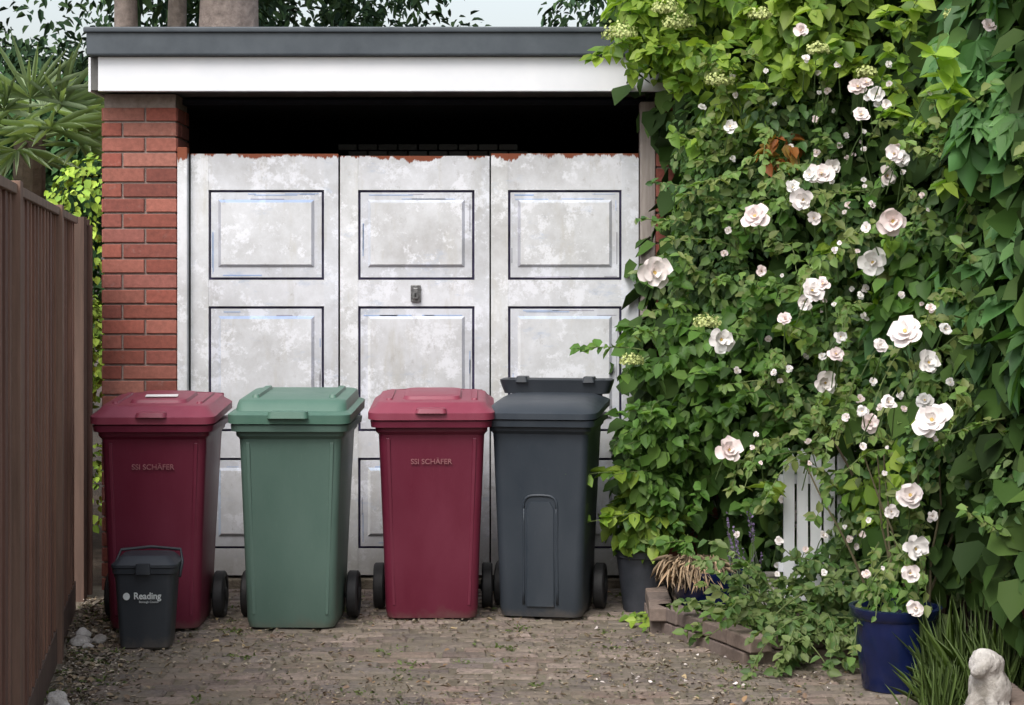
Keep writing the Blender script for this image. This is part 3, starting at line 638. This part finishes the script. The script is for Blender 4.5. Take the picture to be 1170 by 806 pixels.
def scatter(n,xr,yr,sz,cols,w=.3,edge=False):
    y=yr[0]+(yr[1]-yr[0])*rng.random(n)
    if edge: x=-.538-.17*y+.02+np.abs(rng.normal(size=n))*.16
    else:
        x=xr[0]+(xr[1]-xr[0])*rng.random(n); pch=np.sin(x*3.1+np.sin(y*2.3))*np.sin(y*2.7+x)+rng.normal(size=n)*.6; s_=pch>-.3; x=x[s_]; y=y[s_]
    ok=(x>-.538-.17*y+.02); x=x[ok];y=y[ok];n=len(x)
    P=np.stack([x,y,np.full(n,.017)+rng.random(n)*.007],1); cols=np.array(cols)
    LT.add(P,np.array([0,0,1.])+rng.normal(size=(n,3))*.3,rng.normal(size=(n,3))*np.array([1,1,.05]),sz*(.4+rng.random(n)),cols[rng.integers(0,len(cols),n)]*(.7+.5*rng.random((n,1))),w)
scatter(10000,(-1.9,1.5),(5.5,9.2),.013,[(.30,.245,.18),(.24,.19,.13),(.36,.31,.24),(.15,.14,.08),(.2,.16,.12)],.45)
scatter(3000,(-1.9,1.5),(5.5,9.2),.028,[(.36,.29,.19),(.27,.21,.14)],.06)
scatter(380,(-1.8,1.4),(5.8,9.2),.028,[(.30,.19,.10),(.42,.32,.18),(.18,.12,.08)])
scatter(130,(.0,1.5),(6,8.6),.018,[(.78,.70,.67)],.5)
scatter(4000,(-1.8,1.5),(5.5,9.2),.010,[(.10,.12,.045),(.07,.08,.035)],.5)
scatter(1300,0,(5,9),.028,[(.18,.13,.09),(.30,.23,.15),(.12,.10,.06),(.38,.32,.24)],.3,True)
scatter(2000,0,(5,9),.012,[(.42,.37,.31),(.30,.25,.20),(.14,.11,.09)],.5,True)
LT.obj('leaf_litter',M_litter)

# ---------------------------------------------------------------- background vegetation
def tree(x,y,r,h,col,lean=0):
    E=empty('pine_tree',(x,y,0)); m=MB(); pts=[(0,0,-.1),(lean*.1,0,h*.1),(lean*.25,0.02,h*.25),(lean*.5,0,h*.5),(lean,0,h)]
    tube(m,[(0,0,-.1),(0,0,.3)]+pts[1:],r*1.25,r*.3,col,14)
    lv=Leaves()
    for k in range(9):
        a=random.uniform(0,6.28); z=h*random.uniform(.5,.95); e=Vector((math.cos(a),math.sin(a),.3))*random.uniform(1,2.2)
        b0=Vector((lean*z/h,0,z)); tube(m,[b0,b0+e*.5,b0+e],r*.25,.03,col,7)
        for q in range(3): clump(lv,tuple(b0+e*random.uniform(.5,1.1)+Vector((random.gauss(0,.3),random.gauss(0,.3),random.gauss(0,.3)))),random.uniform(.5,.9),150,.22,[(.03,.07,.025),(.05,.10,.04),(.07,.13,.045)],.2,cull=-1)
    m.obj('trunk',M_bark,E,smooth=True); lv.obj('crown',M_leafbg,E)
tree(-2.33,15,.40,10,(.46,.37,.33),.2); tree(-3.12,15.4,.17,9,(.42,.34,.30),-.1); tree(-2.86,15.6,.14,9,(.40,.33,.29),.2)
bgl=Leaves()
for i in range(190):
    x=random.uniform(-7,4); y=random.uniform(17,21); z=random.uniform(1.8,5.4)
    px=x/y*F+585
    if 530<px<660 and z>2.7 and random.random()<.93: continue
    if px<110 and z>3.9 and random.random()<.5: continue
    if px>300 and z>3.4 and random.random()<.2: continue
    clump(bgl,(x,y,z),random.uniform(.4,.75),260,.12,[(.03,.065,.025),(.05,.10,.035),(.07,.13,.045),(.035,.08,.045)],.22,cull=-.4)
bgl.obj('background_trees',M_leafbg)
sh=Leaves()
for i in range(44):
    c=(random.uniform(-4.2,-2.38),random.uniform(10.2,11.2),random.uniform(.3,2.12)); clump(sh,c,random.uniform(.20,.32),340,.05,[(.28,.42,.05),(.36,.50,.08),(.18,.31,.05)],.4,face=(0,-.7,.7))
for i in range(22):
    c=(random.uniform(-4.8,-2.5),random.uniform(13.2,14.4),random.uniform(1.0,2.9)); clump(sh,c,random.uniform(.3,.5),240,.10,[(.04,.10,.035),(.06,.14,.05)],.3,face=(0,-.7,.7))
sh.obj('garden_shrubs',M_leafbg)
PM=empty('fan_palm',(-3.12,12.1,0)); pm=MB(); tube(pm,[(0,0,0),(0,0,1.3),(.02,0,2.5)],.12,.10,(.16,.12,.09),10); pl=Leaves()
for k,(az,el) in enumerate([(-1.3,.9),(-.5,.7),(-2.2,.75),(-1.0,.15),(-2.0,.1),(.2,.5),(3.1,.5),(1.5,.8),(.9,.3),(2.3,.4),(-1.6,-.25),(-.3,-.1),(3.5,0)]):
    dv=Vector((math.cos(az)*math.cos(el),math.sin(az)*math.cos(el),math.sin(el))); b0=Vector((.02,0,2.45)); e=b0+dv*random.uniform(.25,.42)+Vector((0,0,-.03))
    tube(pm,[b0,e],.012,.008,(.2,.28,.1),5)
    side=dv.cross(Vector((0,0,1))).normalized(); up=side.cross(dv)
    n=20; a=np.linspace(-1.6,1.6,n)[:,None]; T=np.array(dv)*np.cos(a)+np.array(side)*np.sin(a)+np.array([0,0,-.12]); Nn=np.tile(np.array(up),(n,1))+rng.normal(size=(n,3))*.2
    pl.add(np.tile(np.array(e),(n,1)),Nn,T,np.full(n,.50)*(.85+.2*rng.random(n)),np.array([[.34,.43,.26]])*(.65+.5*rng.random((n,1))),.032,.02,.18)
pm.obj('trunk',M_bark,PM); pl.obj('fronds',M_leaf,PM)

# ---------------------------------------------------------------- light + camera
w=bpy.data.worlds.new('World'); S.world=w; w.use_nodes=True; ns=w.node_tree.nodes; ls=w.node_tree.links
sky=ns.new('ShaderNodeTexSky'); sky.sky_type='NISHITA'; sky.sun_disc=False; sky.sun_elevation=math.radians(52); sky.sun_rotation=math.radians(205); sky.dust_density=4; sky.air_density=1.3
hs=ns.new('ShaderNodeHueSaturation'); hs.inputs['Saturation'].default_value=.45; hs.inputs['Value'].default_value=1.6
ls.new(sky.outputs[0],hs.inputs['Color']); bg=ns['Background']; ls.new(hs.outputs[0],bg.inputs[0]); bg.inputs[1].default_value=.15
sun=bpy.data.lights.new('sun','SUN'); sun.energy=1.3; sun.angle=math.radians(28); sun.color=(1,.98,.95)
so=link(bpy.data.objects.new('sun',sun)); el,az=math.radians(52),math.radians(205)
sd=Vector((math.sin(az)*math.cos(el),math.cos(az)*math.cos(el),math.sin(el))); so.rotation_euler=sd.to_track_quat('Z','Y').to_euler()
cam=bpy.data.cameras.new('camera'); co=link(bpy.data.objects.new('camera',cam)); co.location=(0,0,CAMH); co.rotation_euler=(math.radians(90),0,0)
cam.sensor_width=36; cam.lens=36*F/1170; cam.shift_y=-83/1170; cam.clip_end=600; S.camera=co
S.view_settings.view_transform='Standard'; S.view_settings.look='None'; S.view_settings.exposure=0
